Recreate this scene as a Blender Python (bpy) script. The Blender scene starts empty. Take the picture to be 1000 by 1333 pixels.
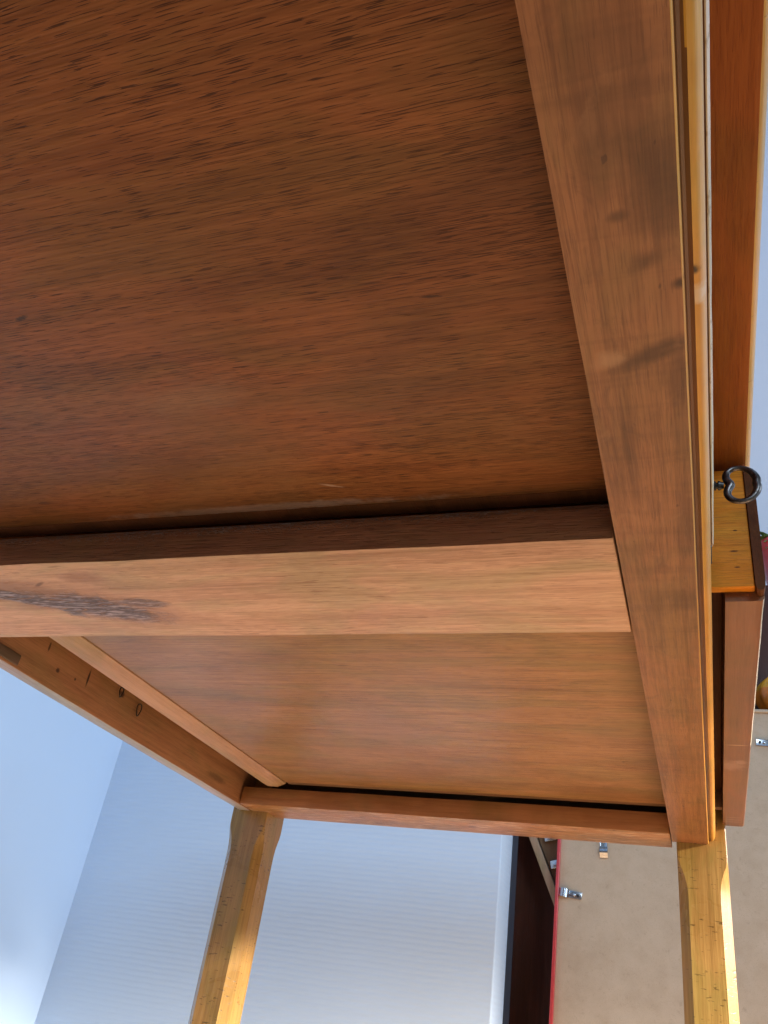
import bpy, bmesh, math, random
from mathutils import Vector, Matrix
random.seed(7)
S = bpy.context.scene
COL = S.collection
U = 0.2            # metres per layout unit
CZ = 0.38          # camera height above the floor (metres)

# ------------------------------------------------------------------ camera
cam_d = bpy.data.cameras.new('camera')
cam = bpy.data.objects.new('camera', cam_d)
COL.objects.link(cam)
S.camera = cam
rx = Vector((0.93913817, 0.31360079, 0.14026418))
uy = Vector((0.05697575, -0.54481816, 0.83661636))
fw = Vector((-0.33878202, 0.7777067, 0.52952718))
cam.matrix_world = Matrix(((rx.x, uy.x, -fw.x, 0), (rx.y, uy.y, -fw.y, 0), (rx.z, uy.z, -fw.z, CZ), (0, 0, 0, 1)))
cam_d.sensor_fit = 'VERTICAL'
cam_d.sensor_height = 24.0
cam_d.lens = 24.0 * 1083.28 / 1333.0
cam_d.clip_start = 0.01
cam_d.clip_end = 100

# ------------------------------------------------------------------ world and lamps (indoor, window daylight plus an added rear fill)
w = bpy.data.worlds.new('World')
S.world = w
w.use_nodes = True
bg = w.node_tree.nodes['Background']
bg.inputs[0].default_value = (0.62, 0.79, 1.0, 1)
bg.inputs[1].default_value = 0.24

def area(name, loc, target, sx, sy, power, color):
    d = bpy.data.lights.new(name, 'AREA')
    d.shape = 'RECTANGLE'; d.size = sx; d.size_y = sy; d.energy = power; d.color = color
    o = bpy.data.objects.new(name, d); COL.objects.link(o)
    o.location = loc
    o.rotation_euler = (Vector(target) - Vector(loc)).to_track_quat('-Z', 'Y').to_euler()
    return o
area('window_light', (2.9, 0.7, 1.45), (0.0, 0.6, 0.5), 1.5, 1.3, 72, (0.56, 0.77, 1.0))
area('rear_window_light', (1.7, -2.2, 2.0), (-0.3, 1.3, 0.75), 1.2, 1.1, 88, (0.56, 0.77, 1.0))  # cool fill added behind the camera to brighten walls and drawer side
sl = bpy.data.lights.new('window_sunlight', 'SPOT')     # the sun through the window, falling on the floor under the desk
sl.energy = 2900; sl.color = (1.0, 0.90, 0.78); sl.spot_size = math.radians(26); sl.spot_blend = .6; sl.shadow_soft_size = .16
so = bpy.data.objects.new('window_sunlight', sl); COL.objects.link(so); so.location = (2.35, 0.42, 1.20)
so.rotation_euler = (Vector((-0.08, 0.86, 0.0)) - Vector((2.35, 0.42, 1.20))).to_track_quat('-Z', 'Y').to_euler()

S.view_settings.view_transform = 'Standard'
S.view_settings.look = 'None'
S.view_settings.gamma = 1.0
S.view_settings.use_curve_mapping = False
S.view_settings.exposure = -0.55
S.cycles.use_denoising = True
S.cycles.denoising_prefilter = 'NONE'
S.cycles.use_guiding = True
S.cycles.guiding_training_samples = 64
S.cycles.sample_clamp_indirect = 6
S.cycles.max_bounces = 10
S.cycles.diffuse_bounces = 6

# ------------------------------------------------------------------ helpers
def P(x, y, z):
    return Vector((x * U, y * U, z * U + CZ))

class NT:
    def __init__(self, name):
        self.m = bpy.data.materials.new(name); self.m.use_nodes = True
        self.t = self.m.node_tree; self.n = self.t.nodes; self.l = self.t.links
        self.b = self.n['Principled BSDF']
    def node(self, typ, **kw):
        nd = self.n.new(typ)
        for k, v in kw.items(): setattr(nd, k, v)
        return nd
    def link(self, a, b): self.l.new(a, b)
    def val(self, sock, v):
        if hasattr(v, 'links') or isinstance(v, bpy.types.NodeSocket): self.link(v, sock)
        else: sock.default_value = v
    def math(self, op, a, b=0.5, c=0.5, clamp=False):
        nd = self.node('ShaderNodeMath', operation=op, use_clamp=clamp)
        self.val(nd.inputs[0], a); self.val(nd.inputs[1], b)
        if len(nd.inputs) > 2: self.val(nd.inputs[2], c)
        return nd.outputs[0]
    def coord(self, loc=(0, 0, 0), scale=(1, 1, 1), rot=(0, 0, 0), src=None):
        if src is None:
            if not hasattr(self, 'tc'): self.tc = self.node('ShaderNodeTexCoord')
            src = self.tc.outputs['Object']
        mp = self.node('ShaderNodeMapping')
        mp.inputs['Location'].default_value = loc; mp.inputs['Scale'].default_value = scale; mp.inputs['Rotation'].default_value = rot
        self.link(src, mp.inputs[0])
        return mp.outputs[0]
    def noise(self, vec, scale=1, detail=3, rough=.55, dist=0.0):
        nd = self.node('ShaderNodeTexNoise')
        self.link(vec, nd.inputs['Vector'])
        nd.inputs['Scale'].default_value = scale; nd.inputs['Detail'].default_value = detail
        nd.inputs['Roughness'].default_value = rough; nd.inputs['Distortion'].default_value = dist
        return nd.outputs[0]
    def ramp(self, f, a, b, lo=0.0, hi=1.0):
        nd = self.node('ShaderNodeMapRange'); nd.interpolation_type = 'SMOOTHSTEP'
        self.val(nd.inputs[0], f); nd.inputs[1].default_value = a; nd.inputs[2].default_value = b
        nd.inputs[3].default_value = lo; nd.inputs[4].default_value = hi
        return nd.outputs[0]
    def mix(self, f, a, b, mode='MIX'):
        nd = self.node('ShaderNodeMix', data_type='RGBA', blend_type=mode)
        self.val(nd.inputs[0], f)
        for s, v in ((nd.inputs[6], a), (nd.inputs[7], b)):
            if isinstance(v, bpy.types.NodeSocket): self.link(v, s)
            else: s.default_value = (*v, 1)
        return nd.outputs[2]
    def bump(self, h, strength, dist, prev=None):
        nd = self.node('ShaderNodeBump'); nd.inputs['Strength'].default_value = strength
        nd.inputs['Distance'].default_value = dist; self.link(h, nd.inputs['Height'])
        if prev is not None: self.link(prev, nd.inputs['Normal'])
        return nd.outputs[0]
    def blob(self, centre, radii, rot=0.0, wob=0.35, nscale=60, seed=0.0):
        """1 inside an uneven spot that sits at a place of its own on the piece (metres, object space)"""
        c = Vector(centre)
        mp = self.node('ShaderNodeVectorMath', operation='SUBTRACT')
        if not hasattr(self, 'tc'): self.tc = self.node('ShaderNodeTexCoord')
        self.link(self.tc.outputs['Object'], mp.inputs[0]); mp.inputs[1].default_value = c
        v = self.coord(rot=(0, 0, rot), src=mp.outputs[0])
        v = self.coord(scale=tuple(1.0 / r for r in radii), src=v)
        ln = self.node('ShaderNodeVectorMath', operation='LENGTH'); self.link(v, ln.inputs[0])
        nz = self.noise(self.coord(loc=(seed, seed, 0)), nscale, 4, .6)
        s = self.math('ADD', ln.outputs['Value'], self.math('MULTIPLY', self.math('SUBTRACT', nz, 0.5), wob * 4))
        return s
    def finish(self, col, rough, normal=None, coat=0.0, coat_r=.25, spec=.5, metal=0.0):
        self.val(self.b.inputs['Base Color'], col if isinstance(col, bpy.types.NodeSocket) else (*col, 1))
        self.val(self.b.inputs['Roughness'], rough)
        self.b.inputs['Metallic'].default_value = metal
        self.b.inputs['Specular IOR Level'].default_value = spec
        self.b.inputs['Coat Weight'].default_value = coat
        self.b.inputs['Coat Roughness'].default_value = coat_r
        if normal is not None: self.link(normal, self.b.inputs['Normal'])
        return self.m

def wood(name, dark, light, axis='x', fibre=1.0, pore=0.0, pore_col=None, blotch=.5, blotch_scale=9, ring=.5, ring_scale=45,
         rough=.45, coat=.15, fleck=0.0, seed=0.0, extra=None, wave=0.0, bump=.25, coat_r=.3, spec=.26):
    t = NT(name)
    ai = 'xyz'.index(axis)
    def sc(along, across):
        s = [across] * 3; s[ai] = along; return tuple(s)
    off = (seed * 1.3, seed * 2.1, seed * .7)
    # slow wobble so that the grain is not ruled
    g1 = t.noise(t.coord(off, sc(2.2, ring_scale)), 1, 4, .6, .6)
    g2 = t.noise(t.coord(off, sc(9, 420)), 1, 3, .6, .2)
    g3 = t.noise(t.coord(off, sc(45, 1300)), 1, 1, .4)
    big = t.noise(t.coord(off, (1, 1, 1)), blotch_scale, 4, .6, .5)
    f = t.math('ADD', t.math('MULTIPLY', t.ramp(g1, .3, .7), ring), t.math('MULTIPLY', t.ramp(g2, .34, .66), .36 * fibre))
    f = t.math('ADD', f, t.math('MULTIPLY', t.ramp(g3, .3, .7), .26 * fibre))
    f = t.math('ADD', f, t.math('MULTIPLY', t.math('SUBTRACT', t.ramp(big, .25, .75), .5), blotch))
    col = t.mix(t.math('ADD', f, .0, clamp=True), dark, light)
    h = t.math('ADD', t.math('MULTIPLY', g2, .5), t.math('MULTIPLY', g3, .5))
    hv = t.noise(t.coord((off[0] + 11, off[1] + 4, off[2]), sc(11, 30)), 1, 4, .6, .7)
    col = t.mix(t.ramp(hv, .40, .66, 0, .95), col, t.mix(1.0, col, (.80, .93, .84), 'MULTIPLY'))
    hw = t.noise(t.coord((off[0] + 2, off[1] + 14, off[2]), sc(5, 90)), 1, 4, .65, .5)
    col = t.mix(t.ramp(hw, .52, .72, 0, .6), col, t.mix(1.0, col, (.72, .66, .62), 'MULTIPLY'))
    if wave:        # curl across the grain
        wv = t.noise(t.coord(off, sc(75, 7)), 1, 3, .55, 1.0)
        col = t.mix(t.ramp(wv, .45, .72, 0, wave), col, tuple(c * .55 for c in dark))
    if pore:
        pn = t.noise(t.coord(off, sc(90, 2700)), 1, 1, .4, .05)
        pd = t.noise(t.coord((off[0] + 3, off[1], off[2]), sc(7, 45)), 1, 3, .6)
        thr = t.math('ADD', pn, t.math('MULTIPLY', t.math('SUBTRACT', pd, .5), .32))
        pm = t.ramp(thr, .60, .642)
        col = t.mix(t.math('MULTIPLY', pm, pore), col, pore_col or tuple(c * .3 for c in dark))
        h = t.math('SUBTRACT', h, t.math('MULTIPLY', pm, 1.2))
    if fleck:       # short ray flecks lying across the grain
        a = [900, 900, 900]; a[ai] = 260
        s = [130] * 3; s[ai] = 560
        fl = t.noise(t.coord((off[0], off[1] + 5, off[2]), tuple(s)), 1, 2, .5, .3)
        fd = t.noise(t.coord((off[0], off[1] + 9, off[2]), (28, 28, 28)), 1, 2, .5)
        fm = t.ramp(t.math('ADD', fl, t.math('MULTIPLY', t.math('SUBTRACT', fd, .5), .35)), .66, .73)
        col = t.mix(t.math('MULTIPLY', fm, fleck), col, tuple(c * .28 for c in dark))
        h = t.math('SUBTRACT', h, fm)
    n = None
    if extra: col, h = extra(t, col, h)
    n = t.bump(h, min(1.0, bump * 1.6), .0006)
    rr = t.math('ADD', t.math('MULTIPLY', big, .22), rough - .11)
    return t.finish(col, rr, n, coat * (1.0 if coat >= .5 else .5), coat_r, spec=spec)

def obj(name, bm, mat, parent=None, smooth=None):
    me = bpy.data.meshes.new(name)
    bmesh.ops.recalc_face_normals(bm, faces=bm.faces)
    bm.to_mesh(me); bm.free()
    o = bpy.data.objects.new(name, me); COL.objects.link(o)
    if mat: me.materials.append(mat)
    if parent: o.parent = parent
    if smooth is not None:
        me.shade_smooth()
        me.set_sharp_from_angle(angle=math.radians(smooth))
    return o

def thing(name, label, cat, group=None, loc=None):
    o = bpy.data.objects.new(name, None); COL.objects.link(o)
    o.empty_display_size = .05
    tag(o, label, cat, group)
    return o

def tag(o, label, cat, group=None):
    o['label'] = label; o['category'] = cat
    if group: o['group'] = group
    return o

def part(name, parent):
    o = bpy.data.objects.new(name, None); COL.objects.link(o); o.parent = parent; o.empty_display_size = .03
    return o

def box_bm(a, b, bev=.0, seg=2, wobble=0.0, cuts=0, axis=0):
    """box between layout points a and b, edges rounded by bev (units)"""
    pa, pb = P(*a), P(*b)
    bm = bmesh.new()
    bmesh.ops.create_cube(bm, size=1.0)
    for v in bm.verts:
        v.co = Vector([pa[i] if v.co[i] < 0 else pb[i] for i in range(3)])
    if cuts:
        es = [e for e in bm.edges if abs((e.verts[0].co - e.verts[1].co)[axis]) > 1e-6]
        bmesh.ops.subdivide_edges(bm, edges=es, cuts=cuts, use_grid_fill=True)
    if bev:
        es = [e for e in bm.edges if len(e.link_faces) == 2 and e.calc_face_angle(0) > .5]
        bmesh.ops.bevel(bm, geom=es, offset=bev * U, segments=seg, profile=.5, affect='EDGES')
    if wobble:
        from mathutils import noise
        for v in bm.verts:
            q = v.co * 14
            v.co += Vector((noise.noise(q + Vector((3, 0, 0))), noise.noise(q + Vector((0, 7, 0))), noise.noise(q + Vector((0, 0, 9))))) * wobble * U
    return bm

def board(name, a, b, mat, parent, bev=.006, seg=2, wobble=0.0, cuts=0, axis=0):
    return obj(name, box_bm(a, b, bev, seg, wobble, cuts, axis), mat, parent, 40)

def loft(rings, close=True, cap=True):
    bm = bmesh.new()
    R = [[bm.verts.new(p) for p in r] for r in rings]
    n = len(R[0])
    for i in range(len(R) - 1):
        for j in range(n if close else n - 1):
            k = (j + 1) % n
            bm.faces.new((R[i][j], R[i][k], R[i + 1][k], R[i + 1][j]))
    if cap and close:
        bm.faces.new(R[0][::-1]); bm.faces.new(R[-1])
    return bm

def tube(pts, rad, seg=10, closed=False, bm=None):
    bm = bm or bmesh.new()
    pts = [Vector(p) for p in pts]; n = len(pts); rings = []
    up = None
    for i, p in enumerate(pts):
        if closed: d = pts[(i + 1) % n] - pts[i - 1]
        else: d = pts[min(i + 1, n - 1)] - pts[max(i - 1, 0)]
        d.normalize()
        if up is None:
            up = d.orthogonal().normalized()
        up = (up - d * up.dot(d)).normalized()
        s = d.cross(up)
        r = rad[i] if isinstance(rad, (list, tuple)) else rad
        rings.append([bm.verts.new(p + (up * math.cos(2 * math.pi * k / seg) + s * math.sin(2 * math.pi * k / seg)) * r) for k in range(seg)])
    m = n if closed else n - 1
    for i in range(m):
        A, B = rings[i], rings[(i + 1) % n]
        for k in range(seg):
            bm.faces.new((A[k], A[(k + 1) % seg], B[(k + 1) % seg], B[k]))
    if not closed:
        bm.faces.new(rings[0][::-1]); bm.faces.new(rings[-1])
    return bm

# ------------------------------------------------------------------ materials
def px(*p): return tuple(P(*p))

def ex_near(t, col, h):
    # grey dust lying along the drawer bottom's far edge, a few scratches
    d = t.ramp(t.blob(px(-1.05, 1.588, 1.118), (.085, .0030, .05), 0, .5, 160), .5, 1.4, .35, 0)
    col = t.mix(d, col, (.42, .34, .28))
    lo = t.noise(t.coord((6, 3, 0), (4, 9, 4)), 1, 4, .6, .6)
    col = t.mix(t.ramp(lo, .46, .70, 0, .45), col, (.20, .092, .034))
    lo2 = t.noise(t.coord((1, 8, 0), (7, 16, 7)), 1, 4, .6, .6)
    col = t.mix(t.ramp(lo2, .52, .74, 0, .45), col, (.085, .026, .009))
    for q, r, rot, s_, c_ in (((-.8126, 1.512), (.006, .0008), -.35, .5, (.5, .36, .27)), ((-1.0, 1.15), (.03, .010), .1, .22, (.30, .17, .09))):
        k = t.ramp(t.blob(px(q[0], q[1], 1.118), (r[0], r[1], .05), rot, .35, 150, q[0]), .3, 1.4, s_, 0)
        col = t.mix(k, col, c_)
    d2 = t.ramp(t.blob(px(-1.241, .868, 1.118), (.0034, .0011, .05), .2, .5, 400), .4, 1.3, .75, 0)
    col = t.mix(d2, col, (.02, .014, .012))
    d3 = t.ramp(t.blob(px(-.403, .97, 1.118), (.0035, .0006, .05), -.1, .4, 300), .6, 1.4, .8, 0)
    col = t.mix(d3, col, (.04, .014, .008))
    return col, h
M = {}
M['ply'] = wood('plywood_stained', (.155, .046, .0125), (.290, .098, .029), 'x', 1.15, .80, (.040, .012, .005), .38, 9, .34, 60,
                .50, .04, seed=2, spec=.15, extra=ex_near, bump=.35)
def ex_farply(t, col, h):
    a = t.noise(t.coord((3, 3, 0), (9, 22, 9)), 1, 5, .62, 1.1)
    col = t.mix(t.ramp(a, .48, .70, 0, .55), col, t.mix(1.0, col, (.70, .62, .56), 'MULTIPLY'))
    b = t.noise(t.coord((8, 1, 0), (26, 110, 26)), 1, 5, .65, .8)
    col = t.mix(t.ramp(b, .52, .72, 0, .5), col, t.mix(1.0, col, (.68, .60, .55), 'MULTIPLY'))
    for q, r, c_ in (((-.30, 3.62), (.0016, .0016), (.06, .02, .01)), ((-1.2, 2.62), (.006, .0012), (.12, .045, .02)), ((-.55, 2.35), (.016, .004), (.14, .055, .025))):
        k = t.ramp(t.blob(px(q[0], q[1], 1.118), (r[0], r[1], .05), 0, .4, 200, q[0]), .3, 1.4, .6, 0)
        col = t.mix(k, col, c_)
    return col, h
M['ply_far'] = wood('plywood_pale', (.26, .112, .040), (.42, .195, .074), 'x', 1.1, .60, (.14, .055, .022), .40, 12, .38, 30,
                    .42, .14, seed=11, bump=.15, extra=ex_farply)
def ex_bar(t, col, h):
    # knot with torn, greyish resin grain
    a = t.ramp(t.blob(px(-1.97, 1.83, 1.0), (.045, .0075, .05), -.42, .30, 70), .6, 1.25, 1, 0)
    b = t.ramp(t.blob(px(-1.74, 1.90, 1.0), (.046, .017, .05), -.30, .34, 75, 2), .6, 1.2, 1, 0)
    b2 = t.ramp(t.blob(px(-1.56, 1.875, 1.0), (.020, .006, .05), -.12, .30, 75, 3), .6, 1.2, .8, 0)
    m = t.math('MAXIMUM', t.math('MAXIMUM', a, b), b2)
    tear = t.noise(t.coord((0, 0, 0), (70, 420, 200), (0, 0, -.38)), 1, 3, .6, .7)
    mm = t.math('MULTIPLY', m, t.ramp(tear, .28, .46))
    halo = t.ramp(t.blob(px(-1.86, 1.84, 1.0), (.095, .021, .05), -.36, .30, 40, 4), .3, 1.35, .7, 0)
    halo2 = t.ramp(t.blob(px(-1.66, 1.715, 1.0), (.016, .007, .05), 0, .2, 50, 6), .4, 1.3, .6, 0)
    col = t.mix(t.math('MAXIMUM', halo, halo2), col, (.26, .10, .045))
    tick = t.ramp(t.blob(px(-1.84, 1.745, 1.0), (.006, .0016, .05), .5, .3, 200, 8), .4, 1.2, .8, 0)
    col = t.mix(tick, col, (.16, .07, .035))
    fl = t.noise(t.coord((3, 1, 0), (60, 500, 100)), 1, 2, .5)
    fd = t.noise(t.coord((5, 1, 0), (10, 30, 10)), 1, 2, .5)
    col = t.mix(t.ramp(t.math('ADD', fl, t.math('MULTIPLY', t.math('SUBTRACT', fd, .5), .4)), .66, .74, 0, .55), col, (.24, .10, .045))
    grey = t.mix(t.ramp(tear, .42, .72), (.075, .050, .052), (.46, .36, .37))
    col = t.mix(t.math('MULTIPLY', mm, .92), col, grey)
    h = t.math('ADD', h, t.math('MULTIPLY', t.math('MULTIPLY', tear, mm), 5.0))
    # dust on the top of the near side, dirt on the near side itself
    return col, h
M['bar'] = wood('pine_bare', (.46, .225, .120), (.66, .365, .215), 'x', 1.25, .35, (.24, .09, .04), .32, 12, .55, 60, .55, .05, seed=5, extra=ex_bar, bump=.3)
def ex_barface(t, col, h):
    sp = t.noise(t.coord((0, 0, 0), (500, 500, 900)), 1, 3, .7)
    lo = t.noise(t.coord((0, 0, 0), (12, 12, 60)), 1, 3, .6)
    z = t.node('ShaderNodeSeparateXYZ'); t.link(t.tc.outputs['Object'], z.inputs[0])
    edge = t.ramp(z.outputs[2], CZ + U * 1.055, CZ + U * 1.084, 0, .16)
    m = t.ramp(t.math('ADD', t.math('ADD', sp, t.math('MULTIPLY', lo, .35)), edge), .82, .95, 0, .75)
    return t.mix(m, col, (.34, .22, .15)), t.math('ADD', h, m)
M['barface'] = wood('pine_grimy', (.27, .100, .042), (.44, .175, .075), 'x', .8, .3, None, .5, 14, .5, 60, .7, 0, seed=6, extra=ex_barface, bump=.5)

def ex_rail(t, col, h):
    marks = (((-.030, 1.055), (.017, .0042), .42, .75, 0), ((.000, .74), (.010, .020), .1, .60, 1), ((-.030, .86), (.006, .004), .4, .55, 2), ((-.085, .66), (.005, .020), 0, .35, 3),
             ((.010, 1.12), (.005, .016), .0, .50, 4), ((-.02, 1.92), (.013, .010), .2, .45, 5), ((.002, 1.60), (.005, .03), 0, .40, 6), ((.016, .912), (.0028, .0022), .5, .95, 7),
             ((-.064, .776), (.003, .002), .2, .6, 8), ((-.06, .60), (.012, .03), 0, .35, 9), ((-.09, 1.35), (.004, .03), 0, .3, 10), ((-.05, 3.2), (.01, .05), 0, .3, 11))
    for (x, y), r, rot, s, sd in marks:
        k = t.ramp(t.blob(px(x, y, 1.0), (r[0], r[1], .03), rot, .30, 70, sd), .2, 1.45, s, 0)
        col = t.mix(k, col, (.062, .021, .008))
    pale = t.ramp(t.blob(px(-.105, 1.06, 1.0), (.006, .005, .03), .5, .4, 120, 3), .3, 1.3, .45, 0)
    col = t.mix(pale, col, (.48, .25, .12))
    cl = t.noise(t.coord((1, 2, 0), (75, 42, 60), (0, 0, .35)), 1, 4, .62, .8)
    col = t.mix(t.ramp(cl, .52, .78, 0, .38), col, (.075, .027, .012))
    col = t.mix(t.ramp(cl, .44, .26, 0, .22), col, (.42, .19, .08))
    sp = t.noise(t.coord((4, 0, 0), (240, 90, 200)), 1, 2, .5)
    col = t.mix(t.ramp(sp, .72, .77, 0, .6), col, (.06, .022, .012))
    return col, h
M['rail'] = wood('birch_brown', (.180, .061, .021), (.335, .128, .047), 'y', 1.35, .25, (.07, .024, .010), .42, 15, .52, 95, .36, .30, seed=9, spec=.18, wave=.25, extra=ex_rail, bump=.12)
def ex_bead(t, col, h):
    k = t.ramp(t.blob(px(.030, .905, 1.02), (.0026, .0022, .01), .4, .35, 220, 1), .3, 1.3, .92, 0)
    col = t.mix(k, col, (.02, .008, .004))
    k2 = t.ramp(t.blob(px(.040, .955, 1.02), (.003, .0045, .01), .2, .5, 260, 2), .3, 1.3, .6, 0)
    return t.mix(k2, col, (.70, .52, .34)), h
M['bead'] = wood('birch_honey', (.50, .195, .030), (.74, .36, .070), 'y', .5, 0, None, .45, 14, .4, 60, .36, .2, seed=3, bump=.1, coat_r=.2, extra=ex_bead, spec=.18)  # bright tone paints the light caught by the rail's rounds
M['beadlow'] = wood('birch_groove', (.12, .040, .012), (.22, .078, .025), 'y', .5, 0, None, .5, 14, .4, 60, .35, .3, seed=3, bump=.1)  # darker copy of the bead wood, painting shade into the groove
def ex_white(t, col, h):
    nz = t.noise(t.coord((0, 0, 0), (300, 130, 300)), 1, 4, .65)
    return t.mix(t.ramp(nz, .55, .68, 0, .7), col, (.30, .19, .10)), h
M['raw'] = wood('bare_edge', (.52, .39, .29), (.72, .59, .47), 'y', .7, 0, None, .3, 20, .4, 60, .6, 0, seed=4, extra=ex_white)  # bare wood tone, with the light on the drawer edges painted in
def ex_wear(t, col, h):
    a = t.noise(t.coord((2, 5, 1), (55, 160, 300)), 1, 4, .7, .6)
    col = t.mix(t.ramp(a, .54, .64, 0, .75), col, (.13, .05, .022))
    b = t.noise(t.coord((7, 1, 3), (35, 420, 500)), 1, 3, .6)
    col = t.mix(t.ramp(b, .54, .64, 0, .7), col, (.66, .42, .26))
    return col, h
M['end'] = wood('birch_end_rail', (.32, .120, .036), (.48, .200, .070), 'x', .6, .15, None, .55, 16, .45, 50, .38, .2, seed=14, bump=.15)
M['endlow'] = wood('birch_end_rail_edge', (.28, .105, .032), (.46, .195, .066), 'x', .6, .15, None, .5, 18, .45, 50, .4, .2, seed=15, bump=.25, extra=ex_wear)
def ex_back(t, col, h):
    for (y, z), r, s, sd in (((2.80, 1.13), (.0014, .0090), .95, 1), ((2.52, 1.15), (.0012, .0045), .8, 2), ((2.61, 1.085), (.0022, .0022), .85, 3), ((2.725, 1.093), (.0014, .0014), .8, 4), ((4.02, 1.06), (.022, .0035), .45, 5), ((3.05, 1.155), (.004, .003), .8, 7)):
        k = t.ramp(t.blob(px(-2.47, y, z), (.02, r[0], r[1]), 0, .15, 260, sd), .5, 1.2, s, 0)
        col = t.mix(k, col, (.03, .012, .008))
    return col, h
M['back'] = wood('birch_back_rail', (.26, .105, .042), (.40, .180, .076), 'y', 1.0, .25, (.10, .04, .015), .45, 11, .4, 45, .42, .15, seed=21, extra=ex_back, bump=.12)
M['backlow'] = wood('birch_back_edge', (.34, .25, .22), (.50, .39, .36), 'y', .5, 0, None, .4, 11, .4, 45, .42, .2, seed=22)
M['plug'] = wood('plug_grey', (.13, .075, .050), (.20, .12, .085), 'y', .5, 0, None, .4, 11, .4, 45, .5, .1, seed=23)
M['batten'] = wood('batten_pale', (.36, .175, .085), (.54, .290, .160), 'y', .7, .1, None, .4, 16, .45, 60, .5, .1, seed=25)
M['leg'] = wood('beech_honey', (.26, .130, .030), (.45, .245, .068), 'z', 1.1, 0, None, .45, 16, .4, 40, .30, .5, fleck=.75, seed=31, bump=.12, coat_r=.18)
M['top'] = wood('veneer_orange', (.26, .062, .009), (.38, .105, .017), 'y', .8, .25, (.16, .035, .012), .3, 8, .4, 40, .5, .0, seed=41, spec=.10)
M['topedge'] = wood('edge_honey', (.62, .29, .050), (.80, .42, .10), 'y', .6, 0, None, .35, 16, .4, 60, .32, .4, fleck=.5, seed=43)  # bright tone paints the window light on the top's rounded edge
def ex_side(t, col, h):
    for (x, z), r, sd in (((.12, 1.235), (.0020, .0006), 1), ((.125, 1.185), (.0016, .0005), 2), ((.128, 1.30), (.0012, .0005), 3)):
        k = t.ramp(t.blob(px(x, 2.1, z), (r[0], .02, r[1]), 0, .25, 400, sd), .5, 1.3, .85, 0)
        col = t.mix(k, col, (.05, .018, .006))
    return col, h
M['dside'] = wood('drawer_side_honey', (.58, .165, .010), (.82, .275, .024), 'x', .8, .3, (.25, .10, .03), .4, 20, .45, 90, .5, .0, seed=51, extra=ex_side, spec=.08)
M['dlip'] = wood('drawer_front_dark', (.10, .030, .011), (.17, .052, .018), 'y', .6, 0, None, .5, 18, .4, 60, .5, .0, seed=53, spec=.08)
def ex_front(t, col, h):
    for y, s in ((3.30, .8), (4.34, .55), (4.38, .55), (4.42, .5)):
        k = t.ramp(t.blob(px(.135, y, 1.1), (.009, .0011, .03), 0, .1, 300, y), .5, 1.1, s * .6, 0)
        col = t.mix(k, col, (.60, .36, .22))
    for (x, y), r in (((.12, 3.55), (.010, .012)), ((.15, 3.5), (.005, .005))):
        k = t.ramp(t.blob(px(x, y, 1.1), (r[0], r[1], .03), 0, .4, 200, x), .4, 1.3, .3, 0)
        col = t.mix(k, col, (.48, .27, .19))
    return col, h
M['dfront'] = wood('drawer_front_brown', (.185, .066, .026), (.30, .115, .047), 'y', .6, 0, None, .55, 15, .4, 45, .36, .28, seed=55, extra=ex_front)
M['inner'] = wood('inner_wood', (.16, .07, .03), (.25, .12, .055), 'x', .6, .1, None, .4, 12, .4, 40, .6, 0, seed=61)

def metal(name, col, rough, spots=.0, spotcol=(.05, .04, .035), scale=260):
    t = NT(name)
    n1 = t.noise(t.coord(), scale, 5, .65)
    n2 = t.noise(t.coord((3, 1, 2)), scale * 3, 3, .6)
    c = t.mix(t.ramp(n1, .46, .62, 0, spots), col, spotcol)
    r = t.math('ADD', t.math('MULTIPLY', n1, .25), rough - .12)
    return t.finish(c, r, t.bump(n2, .12, .0004), metal=1.0)
M['iron'] = metal('dark_iron', (.13, .11, .10), .34, .8, (.045, .03, .024))
M['darkiron'] = metal('black_iron', (.06, .055, .05), .4, .5, (.02, .018, .016))
M['steel'] = metal('bright_steel', (.62, .60, .60), .22, .25, (.3, .28, .27))
M['hole'] = NT('screw_recess').finish((.02, .018, .018), .7)

def wall_mat(name, col, rib):
    t = NT(name)
    big = t.noise(t.coord(), 2.2, 4, .5)
    fine = t.noise(t.coord(), 420, 3, .6)
    c = t.mix(t.ramp(big, .3, .7), tuple(k * .97 for k in col), col)
    if rib:
        warp = t.noise(t.coord((0, 0, 0), (30, 30, 8)), 1, 3, .5)
        sx = t.node('ShaderNodeSeparateXYZ'); t.link(t.coord(), sx.inputs[0])
        ph = t.math('ADD', t.math('MULTIPLY', sx.outputs[2], 2 * math.pi / .0078), t.math('MULTIPLY', warp, 2.6))
        s = t.math('SINE', ph)
        br = t.noise(t.coord((0, 0, 0), (150, 150, 110)), 1, 2, .5)
        hgt = t.math('ADD', t.math('MULTIPLY', s, t.ramp(br, .25, .6, .35, 1.0)), t.math('MULTIPLY', fine, .5))
        n = t.bump(hgt, .25, .0007)
    else:
        n = t.bump(t.math('ADD', fine, t.math('MULTIPLY', t.noise(t.coord(), 60, 4, .6), 1.2)), .12, .0008)
    return t.finish(c, .62, n, spec=.35)
M['wall_rib'] = wall_mat('ribbed_wallpaper', (.55, .67, .82), True)
M['wall'] = wall_mat('painted_plaster', (.54, .68, .86), False)
M['wall_back'] = wall_mat('painted_plaster_back', (.84, .78, .80), False)

def floor_mat():
    t = NT('laminate_floor')
    g = t.noise(t.coord((0, 0, 0), (3, 60, 60)), 1, 5, .6, .5)
    b = t.noise(t.coord(), 5, 3, .5)
    c = t.mix(t.ramp(g, .3, .7), (.48, .33, .20), (.62, .45, .29))
    c = t.mix(t.ramp(b, .4, .7, 0, .3), c, (.42, .27, .15))
    return t.finish(c, .38, t.bump(g, .1, .0008))
M['floor'] = floor_mat()

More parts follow.
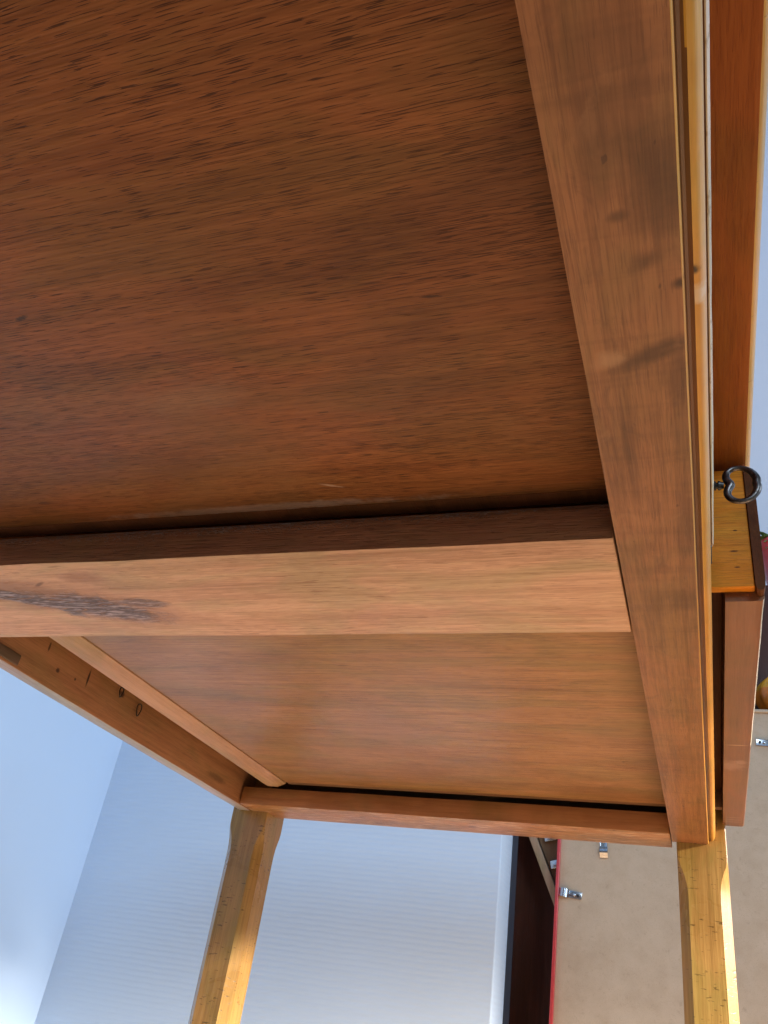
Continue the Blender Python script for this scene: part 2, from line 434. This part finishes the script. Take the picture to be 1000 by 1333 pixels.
def hardboard_mat():
    t = NT('hardboard')
    a = t.noise(t.coord(), 900, 3, .7); b = t.noise(t.coord(), 40, 4, .6); d = t.noise(t.coord((2, 2, 2)), 130, 4, .7)
    c = t.mix(t.ramp(b, .2, .8), (.48, .355, .240), (.555, .42, .295))
    c = t.mix(t.ramp(a, .5, .8, 0, .5), c, (.28, .19, .125))
    c = t.mix(t.ramp(d, .58, .74, 0, .40), c, (.32, .23, .15))
    return t.finish(c, .6, t.bump(a, .15, .0004), spec=.3)
M['hardboard'] = hardboard_mat()
def plain(name, col, rough=.5, var=.25, scale=60, coat=0.0):
    t = NT(name)
    n = t.noise(t.coord(), scale, 4, .6)
    c = t.mix(t.ramp(n, .3, .7), tuple(k * (1 - var) for k in col), col)
    return t.finish(c, rough, t.bump(n, .1, .0006), coat=coat)
M['red'] = plain('red_frame_paint', (.62, .055, .055), .35, .2, 90, .3)
M['cab'] = wood('mahogany_cabinet', (.060, .016, .008), (.105, .030, .014), 'z', .8, .3, None, .4, 8, .5, 30, .4, .2, seed=71)
M['frame2'] = wood('brown_board', (.22, .105, .055), (.33, .17, .09), 'z', .6, 0, None, .4, 14, .4, 50, .45, .1, seed=73)
M['frame2e'] = wood('pale_board_edge', (.42, .25, .15), (.58, .38, .25), 'z', .6, 0, None, .4, 14, .4, 50, .5, .1, seed=74)
M['pot'] = plain('red_glaze', (.80, .09, .09), .3, .2, 30, .4)
M['leaf'] = plain('leaf_green', (.38, .48, .12), .45, .5, 40)
M['soil'] = plain('potting_soil', (.03, .022, .016), .9, .5, 300)
M['orange'] = plain('orange_rind', (.95, .22, .012), .4, .35, 50, .2)
M['orange_top'] = plain('yellow_rind', (1.0, .38, .012), .4, .3, 60, .2)

# ------------------------------------------------------------------ the setting
def struct(name, bm, mat, smooth=None):
    o = obj(name, bm, mat, None, smooth); o['kind'] = 'structure'; return o
FZ = -CZ / U   # floor height in layout units
WY = 6.5
struct('floor', box_bm((-5.4, -14, FZ - .3), (16, 12, FZ)), M['floor'])
struct('wall_left', box_bm((-5.6, -14, FZ), (-5.09, 6.9, 14.99)), M['wall'])
struct('ceiling', box_bm((-5.6, -14, 15.0), (16, 9.6, 15.4)), M['wall'])
struct('wall_far', box_bm((-5.3, WY, FZ), (-1.43, WY + .4, 14.99), .012, 3), M['wall_rib'], 40)
struct('wall_recess', box_bm((-5.09, 9.2, FZ), (16, 9.6, 14.99)), M['wall_back'])

# ------------------------------------------------------------------ the desk
desk = thing('writing_desk', 'honey brown wooden writing desk seen from below with one drawer pulled out', 'desk')

# legs: square, with chamfers that run out under the rails
def leg_bm(x0, y0):
    a = .1135
    cx, cy = x0 + a, y0 + a
    rings = []
    prof = [(FZ + .002, .040), (.2, .042), (.74, .043), (.79, .041), (.82, .037), (.85, .030), (.88, .019), (.90, .011), (.92, .006), (.95, .004), (1.5, .004)]
    for z, c in prof:
        s = a * (.93 if z < 0 else 1)
        pts = [(s, -(s - c)), (s, s - c), (s - c, s), (-(s - c), s), (-s, s - c), (-s, -(s - c)), (-(s - c), -s), (s - c, -s)]
        rings.append([P(cx + p[0], cy + p[1], z) for p in pts])
    return loft(rings)
LY = 4.47
legs = []
for x0 in (-.127, -2.585):
    for y0 in (LY, -.957):
        legs.append(obj('leg', leg_bm(x0, y0), M['leg'], desk, 25))

# front rail with its moulded edge
prof = [(-.146, 1.0), (.0165, 1.0), (.0185, 1.0015), (.0195, 1.004), (.0200, 1.012), (.0225, 1.017), (.027, 1.0185), (.031, 1.017),
        (.0335, 1.0155), (.038, 1.016), (.043, 1.019), (.047, 1.025), (.0505, 1.034), (.0525, 1.045), (.053, 1.06), (.052, 1.088), (-.146, 1.088)]
def rail_bm(y0, y1):
    n = 40
    from mathutils import noise
    rings = []
    for i in range(n + 1):
        y = y0 + (y1 - y0) * i / n
        j = noise.noise(Vector((y * 3, 0, 0))) * .0012
        rings.append([P(x + (j if x < .01 else -j * .6), y, z) for x, z in prof])
    return loft(rings)
rail = obj('front_rail', rail_bm(-.73, 4.4685), M['rail'], desk, 35)
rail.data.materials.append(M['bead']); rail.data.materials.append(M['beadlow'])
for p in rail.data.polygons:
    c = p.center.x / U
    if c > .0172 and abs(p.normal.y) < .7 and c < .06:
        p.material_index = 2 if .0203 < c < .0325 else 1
rail['label'] = 'broad front rail with beaded outer edge'

# crossbar between the two drawer bays
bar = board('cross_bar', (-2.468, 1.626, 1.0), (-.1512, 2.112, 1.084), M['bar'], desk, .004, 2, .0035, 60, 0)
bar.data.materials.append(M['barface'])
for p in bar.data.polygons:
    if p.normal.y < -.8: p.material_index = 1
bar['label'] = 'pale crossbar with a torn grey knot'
board('drawer_runner', (-2.468, 1.645, 1.085), (-.1475, 2.09, 1.106), M['barface'], desk, .003)

# far and near end rails
for (y0, y1, nm) in ((4.307, 4.60, 'far'), (-.868, -.575, 'near')):
    o = board('end_rail', (-2.458, y0, 1.0), (-.1515, y1, 1.095), M['end'], desk, .003, 2, .002, 40, 0)
    o.data.materials.append(M['endlow'])
    for p in o.data.polygons:
        if p.normal.z < -.8: p.material_index = 1
board('end_panel', (-2.36, 4.56, 1.097), (-.13, 4.64, 1.534), M['inner'], desk, .003)
board('end_panel', (-2.36, -.90, 1.097), (-.13, -.82, 1.534), M['inner'], desk, .003)

# back rail
o = board('back_rail', (-2.545, -.73, 1.0), (-2.470, 4.469, 1.534), M['back'], desk, .006, 2, .0015, 60, 1)
o.data.materials.append(M['backlow'])
for p in o.data.polygons:
    if p.normal.z < -.8: p.material_index = 1
slot = board('plug', (-2.474, 2.16, 1.012), (-2.466, 2.395, 1.055), M['plug'], desk, .0035, 3)
# wire loops hanging on the back rail
def loop(y, z, r):
    c = P(-2.455, y, z)
    pts = [c + Vector((.0006 * math.sin(2 * a), math.cos(a) * r * .55, math.sin(a) * r)) for a in [2 * math.pi * k / 22 for k in range(22)]]
    return obj('wire_loop', tube(pts, .00055, 6, True), M['darkiron'], desk, 60)
loop(3.18, 1.128, .0058); loop(3.02, 1.152, .0045)

# desk top: flat underside and a rounded front edge
tp = [(-2.72, 1.535), (.163, 1.535), (.1735, 1.5365), (.1800, 1.541), (.1850, 1.548), (.1885, 1.558), (.190, 1.572), (.186, 1.60), (.17, 1.615), (-2.72, 1.615)]
rings = []
for i in range(41):
    y = -1.15 + (4.92 + 1.15) * i / 40
    rings.append([P(x, y, z) for x, z in tp])
top = obj('desk_top', loft(rings), M['top'], desk, 35)
top.data.materials.append(M['topedge'])
for p in top.data.polygons:
    if p.center.x / U > .170 and abs(p.normal.y) < .7: p.material_index = 1

# stile between the drawers with its lock plate
board('stile', (-.10, 1.842, 1.09), (.052, 2.092, 1.534), M['dfront'], desk, .004)
pl = board('lock_plate', (.0525, 1.845, 1.095), (.0575, 1.925, 1.40), M['darkiron'], desk, .002)

# drawers
dr_closed = part('drawer', desk)
o = board('drawer_bottom', (-2.30, -.56, 1.118), (.02, 1.604, 1.135), M['ply'], dr_closed, .002)
o['label'] = 'dark stained plywood drawer bottom with fine pores'
board('drawer_front', (.022, -.66, 1.093), (.0600, 1.832, 1.515), M['dfront'], dr_closed, .003)
bp = [(.0572, 1.0890), (.0590, 1.0885), (.0618, 1.0925), (.0632, 1.098), (.0632, 1.118), (.0602, 1.118), (.0602, 1.0925), (.0572, 1.0925)]
from mathutils import noise as _n
rings = []
for i in range(81):
    y = -.65 + (1.828 + .65) * i / 80
    j = _n.noise(Vector((y * 9, 5, 0))) * .0012 + (.0012 if y > 1.6 else 0)
    rings.append([P(x - (j if x > .0605 else 0), y, z) for x, z in bp])
obj('bottom_edge', loft(rings), M['raw'], dr_closed, 30)
board('drawer_side', (-2.30, 1.606, 1.119), (.021, 1.66, 1.50), M['dlip'], dr_closed, .003)
board('drawer_side', (-2.30, -.62, 1.112), (.021, -.562, 1.50), M['inner'], dr_closed, .003)
board('drawer_back', (-2.36, -.62, 1.112), (-2.302, 1.66, 1.50), M['inner'], dr_closed, .003)

dr_open = part('drawer', desk)
o = board('drawer_bottom', (-2.17, 2.137, 1.118), (.0195, 4.247, 1.132), M['ply_far'], dr_open, .002)
o['label'] = 'pale smooth plywood drawer bottom'
board('bottom_ledger', (.020, 2.137, 1.20), (.0885, 4.30, 1.23), M['dlip'], dr_open, .002)  # dark strip added to paint the shade in the gap behind the front
board('drawer_side', (-2.17, 2.103, 1.126), (.1635, 2.1355, 1.505), M['dside'], dr_open, .003)
board('drawer_side', (-2.17, 4.249, 1.120), (.0885, 4.30, 1.505), M['inner'], dr_open, .003)
# back board: pale under-edge with a sloping inner face
bp = [(-2.287, 1.096), (-2.222, 1.094), (-2.175, 1.114), (-2.172, 1.45), (-2.287, 1.45)]
rings = [[P(x, y, z) for x, z in bp] for y in [2.105 + (4.268 - 2.105) * i / 12 for i in range(13)]]
obj('drawer_back', loft(rings), M['batten'], dr_open, 30)
# front: thick board, dark lipped face with a rounded lower corner
fp = [(.0895, 1.100), (.150, 1.100), (.1755, 1.1005), (.1815, 1.103), (.1845, 1.1075), (.186, 1.114), (.186, 1.505), (.0895, 1.505)]
from mathutils import noise as _n
rings = []
for i in range(61):
    y = 2.1365 + (4.50 - 2.1365) * i / 60
    j = _n.noise(Vector((y * 6, 2, 0))) * .0014
    rings.append([P(x + (j if x > .16 else 0), y, z) for x, z in fp])
fr = obj('drawer_front', loft(rings), M['dfront'], dr_open, 30)
fr.data.materials.append(M['raw'])  # pale stripe paints the light along the front's outer arris
for p in fr.data.polygons:
    if p.center.x / U > .1815 and p.center.y / U < 3.3 and abs(p.normal.y) < .6 and p.center.z < (P(0, 0, 1.12).z): p.material_index = 1
lp = [(.1645, 1.128), (.168, 1.116), (.176, 1.112), (.184, 1.115), (.188, 1.126), (.1895, 1.15), (.1895, 1.500), (.1645, 1.500)]
rings = [[P(x, y, z) for x, z in lp] for y in (2.097, 2.1, 2.12, 2.1355)]
obj('front_lip', loft(rings), M['dlip'], dr_open, 30)

# ------------------------------------------------------------------ the key
key = thing('key', 'dark iron key with heart shaped bow stuck in the lock beside the open drawer', 'key')
KY, KZ, KX = 1.885, 1.302, .0576
# shank with turned collars
prof = []
xs = [0.000, .0035, .005, .008, .0095, .0125, .014, .017, .0185, .0215, .023, .026, .0275, .031, .036, .041]
rs = [.0115, .0125, .0085, .0085, .0125, .0125, .0085, .0085, .0125, .0125, .0085, .0085, .0125, .0125, .0095, .0085]
obj('shank', tube([P(KX + x, KY, KZ) for x in xs], [r * U for r in rs], 16), M['darkiron'], key, 50)
def bow_pt(t):
    # two-lobed bow, cusp turned to the shank, shallow notch at the far end
    a = t * 2 * math.pi
    r = .0405 * (1 - .52 * math.exp(-((abs(a - math.pi)) / .55) ** 2) - .075 * math.exp(-((min(a, 2 * math.pi - a)) / .16) ** 2))
    return (.0475 + math.cos(a) * r * 1.06, math.sin(a) * r * 1.36)
N = 72
pts, rad = [], []
for i in range(N):
    x, z = bow_pt(i / N)
    pts.append(P(KX + .030 + x, KY + .10 * z, KZ + z))
    rad.append((.0088 + .0020 * math.cos(4 * math.pi * i / N)) * U)
obj('bow', tube(pts, rad, 14, True), M['iron'], key, 60)

# ------------------------------------------------------------------ background: leaning pictures, cabinet and the things on it
def slab_bm(c, du, dv, wu, wv, th, bev=.0):
    """flat board: centre c, in-plane unit vectors du, dv, half sizes, thickness towards +normal (layout units)"""
    du = Vector(du).normalized(); dv = Vector(dv).normalized(); n = du.cross(dv).normalized()
    bm = bmesh.new(); bmesh.ops.create_cube(bm, size=1.0)
    for v in bm.verts:
        q = Vector(c) + du * (v.co.x * 2 * wu) + dv * (v.co.y * 2 * wv) + n * (v.co.z * th)
        v.co = P(*q)
    if bev: bmesh.ops.bevel(bm, geom=bm.edges[:], offset=bev * U, segments=2, profile=.5, affect='EDGES')
    return bm

pic = thing('picture_frame', 'large red edged picture frame turned to show its beige hardboard back', 'picture frame')
# plane of the backing: left edge through two seen points, leaning slightly back at the top
lean = .035
tilt = .014
dv = Vector((tilt, lean, 1)).normalized(); du = Vector((1, 0, -tilt)).normalized()
BH = (2.66 - FZ - .03) / 2
BW = 1.32
bl = Vector((-1.135, 6.88, FZ + .03))
bc = bl + du * BW + dv * BH
obj('backing_board', slab_bm(bc, du, dv, BW - .026, BH - .026, .03), M['hardboard'], pic)
nn = du.cross(dv).normalized()
fc = bc + nn * 0.012
for s, ww in ((-1, 1), (1, 1)):
    obj('frame_edge', slab_bm(fc + du * s * (BW - .013), du, dv, .0125, BH, .07, .004), M['red'], pic, 40)
    obj('frame_rail', slab_bm(fc + dv * s * (BH - .013), du, dv, BW - .0262, .0125, .05, .004), M['hardboard'], pic, 40)
nf = -nn if nn.y > 0 else nn         # towards the camera
def clip(x, z, ang, L=.15):
    y = 6.88 + (z - FZ) * lean
    base = Vector((x, y, z)) + nf * .016
    a = (du * math.cos(ang) + dv * math.sin(ang)).normalized(); b = nf.cross(a).normalized()
    c = obj('retaining_clip', slab_bm(base + a * .015 + nf * .008, a, b, L * .5, .026, .008, .002), M['steel'], pic, 40)
    pts = []
    hump = bmesh.new()
    prof = [(-.09, .006), (-.075, .012), (-.06, .030), (-.045, .034), (-.030, .030), (-.018, .014), (-.006, .013)]
    rows = []
    for t_, h_ in prof:
        rows.append([hump.verts.new(P(*(base + a * t_ + b * s * .030 + nf * (h_ + .006)))) for s in (-1, 1)] +
                    [hump.verts.new(P(*(base + a * t_ + b * s * .030 + nf * (h_ + .000)))) for s in (1, -1)])
    for i in range(len(rows) - 1):
        for k in range(4): hump.faces.new((rows[i][k], rows[i][(k + 1) % 4], rows[i + 1][(k + 1) % 4], rows[i + 1][k]))
    hump.faces.new(rows[0][::-1]); hump.faces.new(rows[-1])
    obj('spring_hump', hump, M['steel'], c, 40)
    for k in (.035, .065):
        q = base + a * k + nf * .0125
        obj('screw', tube([P(*q), P(*(q + nf * .004)), P(*(q + nf * .007))], [.011 * U, .011 * U, .006 * U], 12), M['steel'] if k < .05 else M['hole'], c, 40)
clip(-.985, 1.12, -.10)
clip(-.735, 1.49, math.pi / 2 + .05, .12)
clip(.52, 2.36, math.pi - .05)

p2 = thing('leaning_board', 'tilted brown board with pale wooden edge propped behind the red frame', 'board')
d2 = Vector((.234, 0, -.527)).normalized(); e2 = Vector((.527, 0, .234)).normalized()
c2 = Vector((-1.342, 7.22, 1.552)) + d2 * .55 + e2 * .75
# stands on its lowest corner on the floor
o = obj('panel', slab_bm(Vector((-1.342, 7.22, 1.552)) + d2 * 1.0 + e2 * .66, e2, d2, .60, 2.30, .04), M['frame2'], p2)
obj('edge_strip', slab_bm(Vector((-1.342, 7.20, 1.552)) + d2 * 1.0 + e2 * .022, e2, d2, .030, 2.30, .11, .006), M['frame2e'], p2, 40)
for t_, s_ in ((.05, .16), (.26, .13)):
    q = Vector((-1.342, 7.17, 1.552)) + d2 * t_ + e2 * s_
    obj('hanger_plate', slab_bm(q, Vector((1, 0, .25)), Vector((-.25, 0, 1)), .055, .032, .03, .008), M['steel'], p2, 40)

cab = thing('cabinet', 'dark mahogany two tier cabinet behind the leaning pictures', 'cabinet')
board('base_cupboard', (-1.50, 7.45, FZ + .002), (3.0, 9.1, 2.80), M['cab'], cab, .01)
board('upper_shelf', (-1.50, 7.95, 2.802), (3.0, 9.1, 4.27), M['cab'], cab, .01)

pot = thing('potted_plant', 'small green plant in a red pot standing on the dark cabinet', 'plant')
pc = Vector((.98, 8.25, 4.271))
pr = [(.16, 0), (.20, .02), (.25, .30), (.275, .52), (.29, .54), (.29, .60), (.265, .60), (.255, .52), (.0, .52)]
rings = [[P(pc.x + max(r, .002) * math.cos(2 * math.pi * k / 28), pc.y + max(r, .002) * math.sin(2 * math.pi * k / 28), pc.z + z) for k in range(28)] for r, z in pr]
obj('pot', loft(rings), M['pot'], pot, 40)
obj('soil', tube([P(pc.x, pc.y, pc.z + .522), P(pc.x, pc.y, pc.z + .55)], .245 * U, 20), M['soil'], pot)
bm = bmesh.new()
for k in range(90):
    a = random.uniform(0, 2 * math.pi); el = random.uniform(.15, 1.3); L = random.uniform(.18, .42)
    b0 = Vector((pc.x, pc.y, pc.z + .54)) + Vector((math.cos(a), math.sin(a), 0)) * random.uniform(0, .18)
    d = Vector((math.cos(a) * math.cos(el), math.sin(a) * math.cos(el), math.sin(el)))
    s = d.cross(Vector((0, 0, 1))).normalized()
    prev = None
    for i in range(6):
        t_ = i / 5
        q = b0 + d * L * t_ - Vector((0, 0, .14)) * t_ * t_
        wd = .045 * math.sin(math.pi * min(1, t_ * .9 + .08)) + .002
        cur = [bm.verts.new(P(*(q + s * wd))), bm.verts.new(P(*(q + Vector((0, 0, .012))))), bm.verts.new(P(*(q - s * wd)))]
        if prev:
            bm.faces.new((prev[0], prev[1], cur[1], cur[0])); bm.faces.new((prev[1], prev[2], cur[2], cur[1]))
        prev = cur
obj('leaves', bm, M['leaf'], pot, 60)

gourd = thing('gourd', 'small orange and yellow gourd on the cabinet ledge', 'gourd')
gc = Vector((.69, 7.72, 2.801))
def gourd_rings(z0, z1, n):
    out = []
    for i in range(n + 1):
        t_ = z0 + (z1 - z0) * i / n
        r0 = math.sin(math.pi * (t_ * .94 + .03)) ** .7 * .19
        out.append([P(gc.x + r0 * (1 + .06 * math.cos(8 * 2 * math.pi * k / 48)) * math.cos(2 * math.pi * k / 48), gc.y + r0 * (1 + .06 * math.cos(8 * 2 * math.pi * k / 48)) * math.sin(2 * math.pi * k / 48), gc.z + t_ * .42) for k in range(48)])
    return out
obj('body', loft(gourd_rings(0, .6, 12)), M['orange'], gourd, 50)
obj('crown', loft(gourd_rings(.6, 1, 10)), M['orange_top'], gourd, 50)
obj('stalk', tube([P(gc.x, gc.y, gc.z + .41), P(gc.x + .01, gc.y, gc.z + .45), P(gc.x + .03, gc.y, gc.z + .49)], [.02 * U, .014 * U, .018 * U], 8), M['frame2'], gourd, 60)
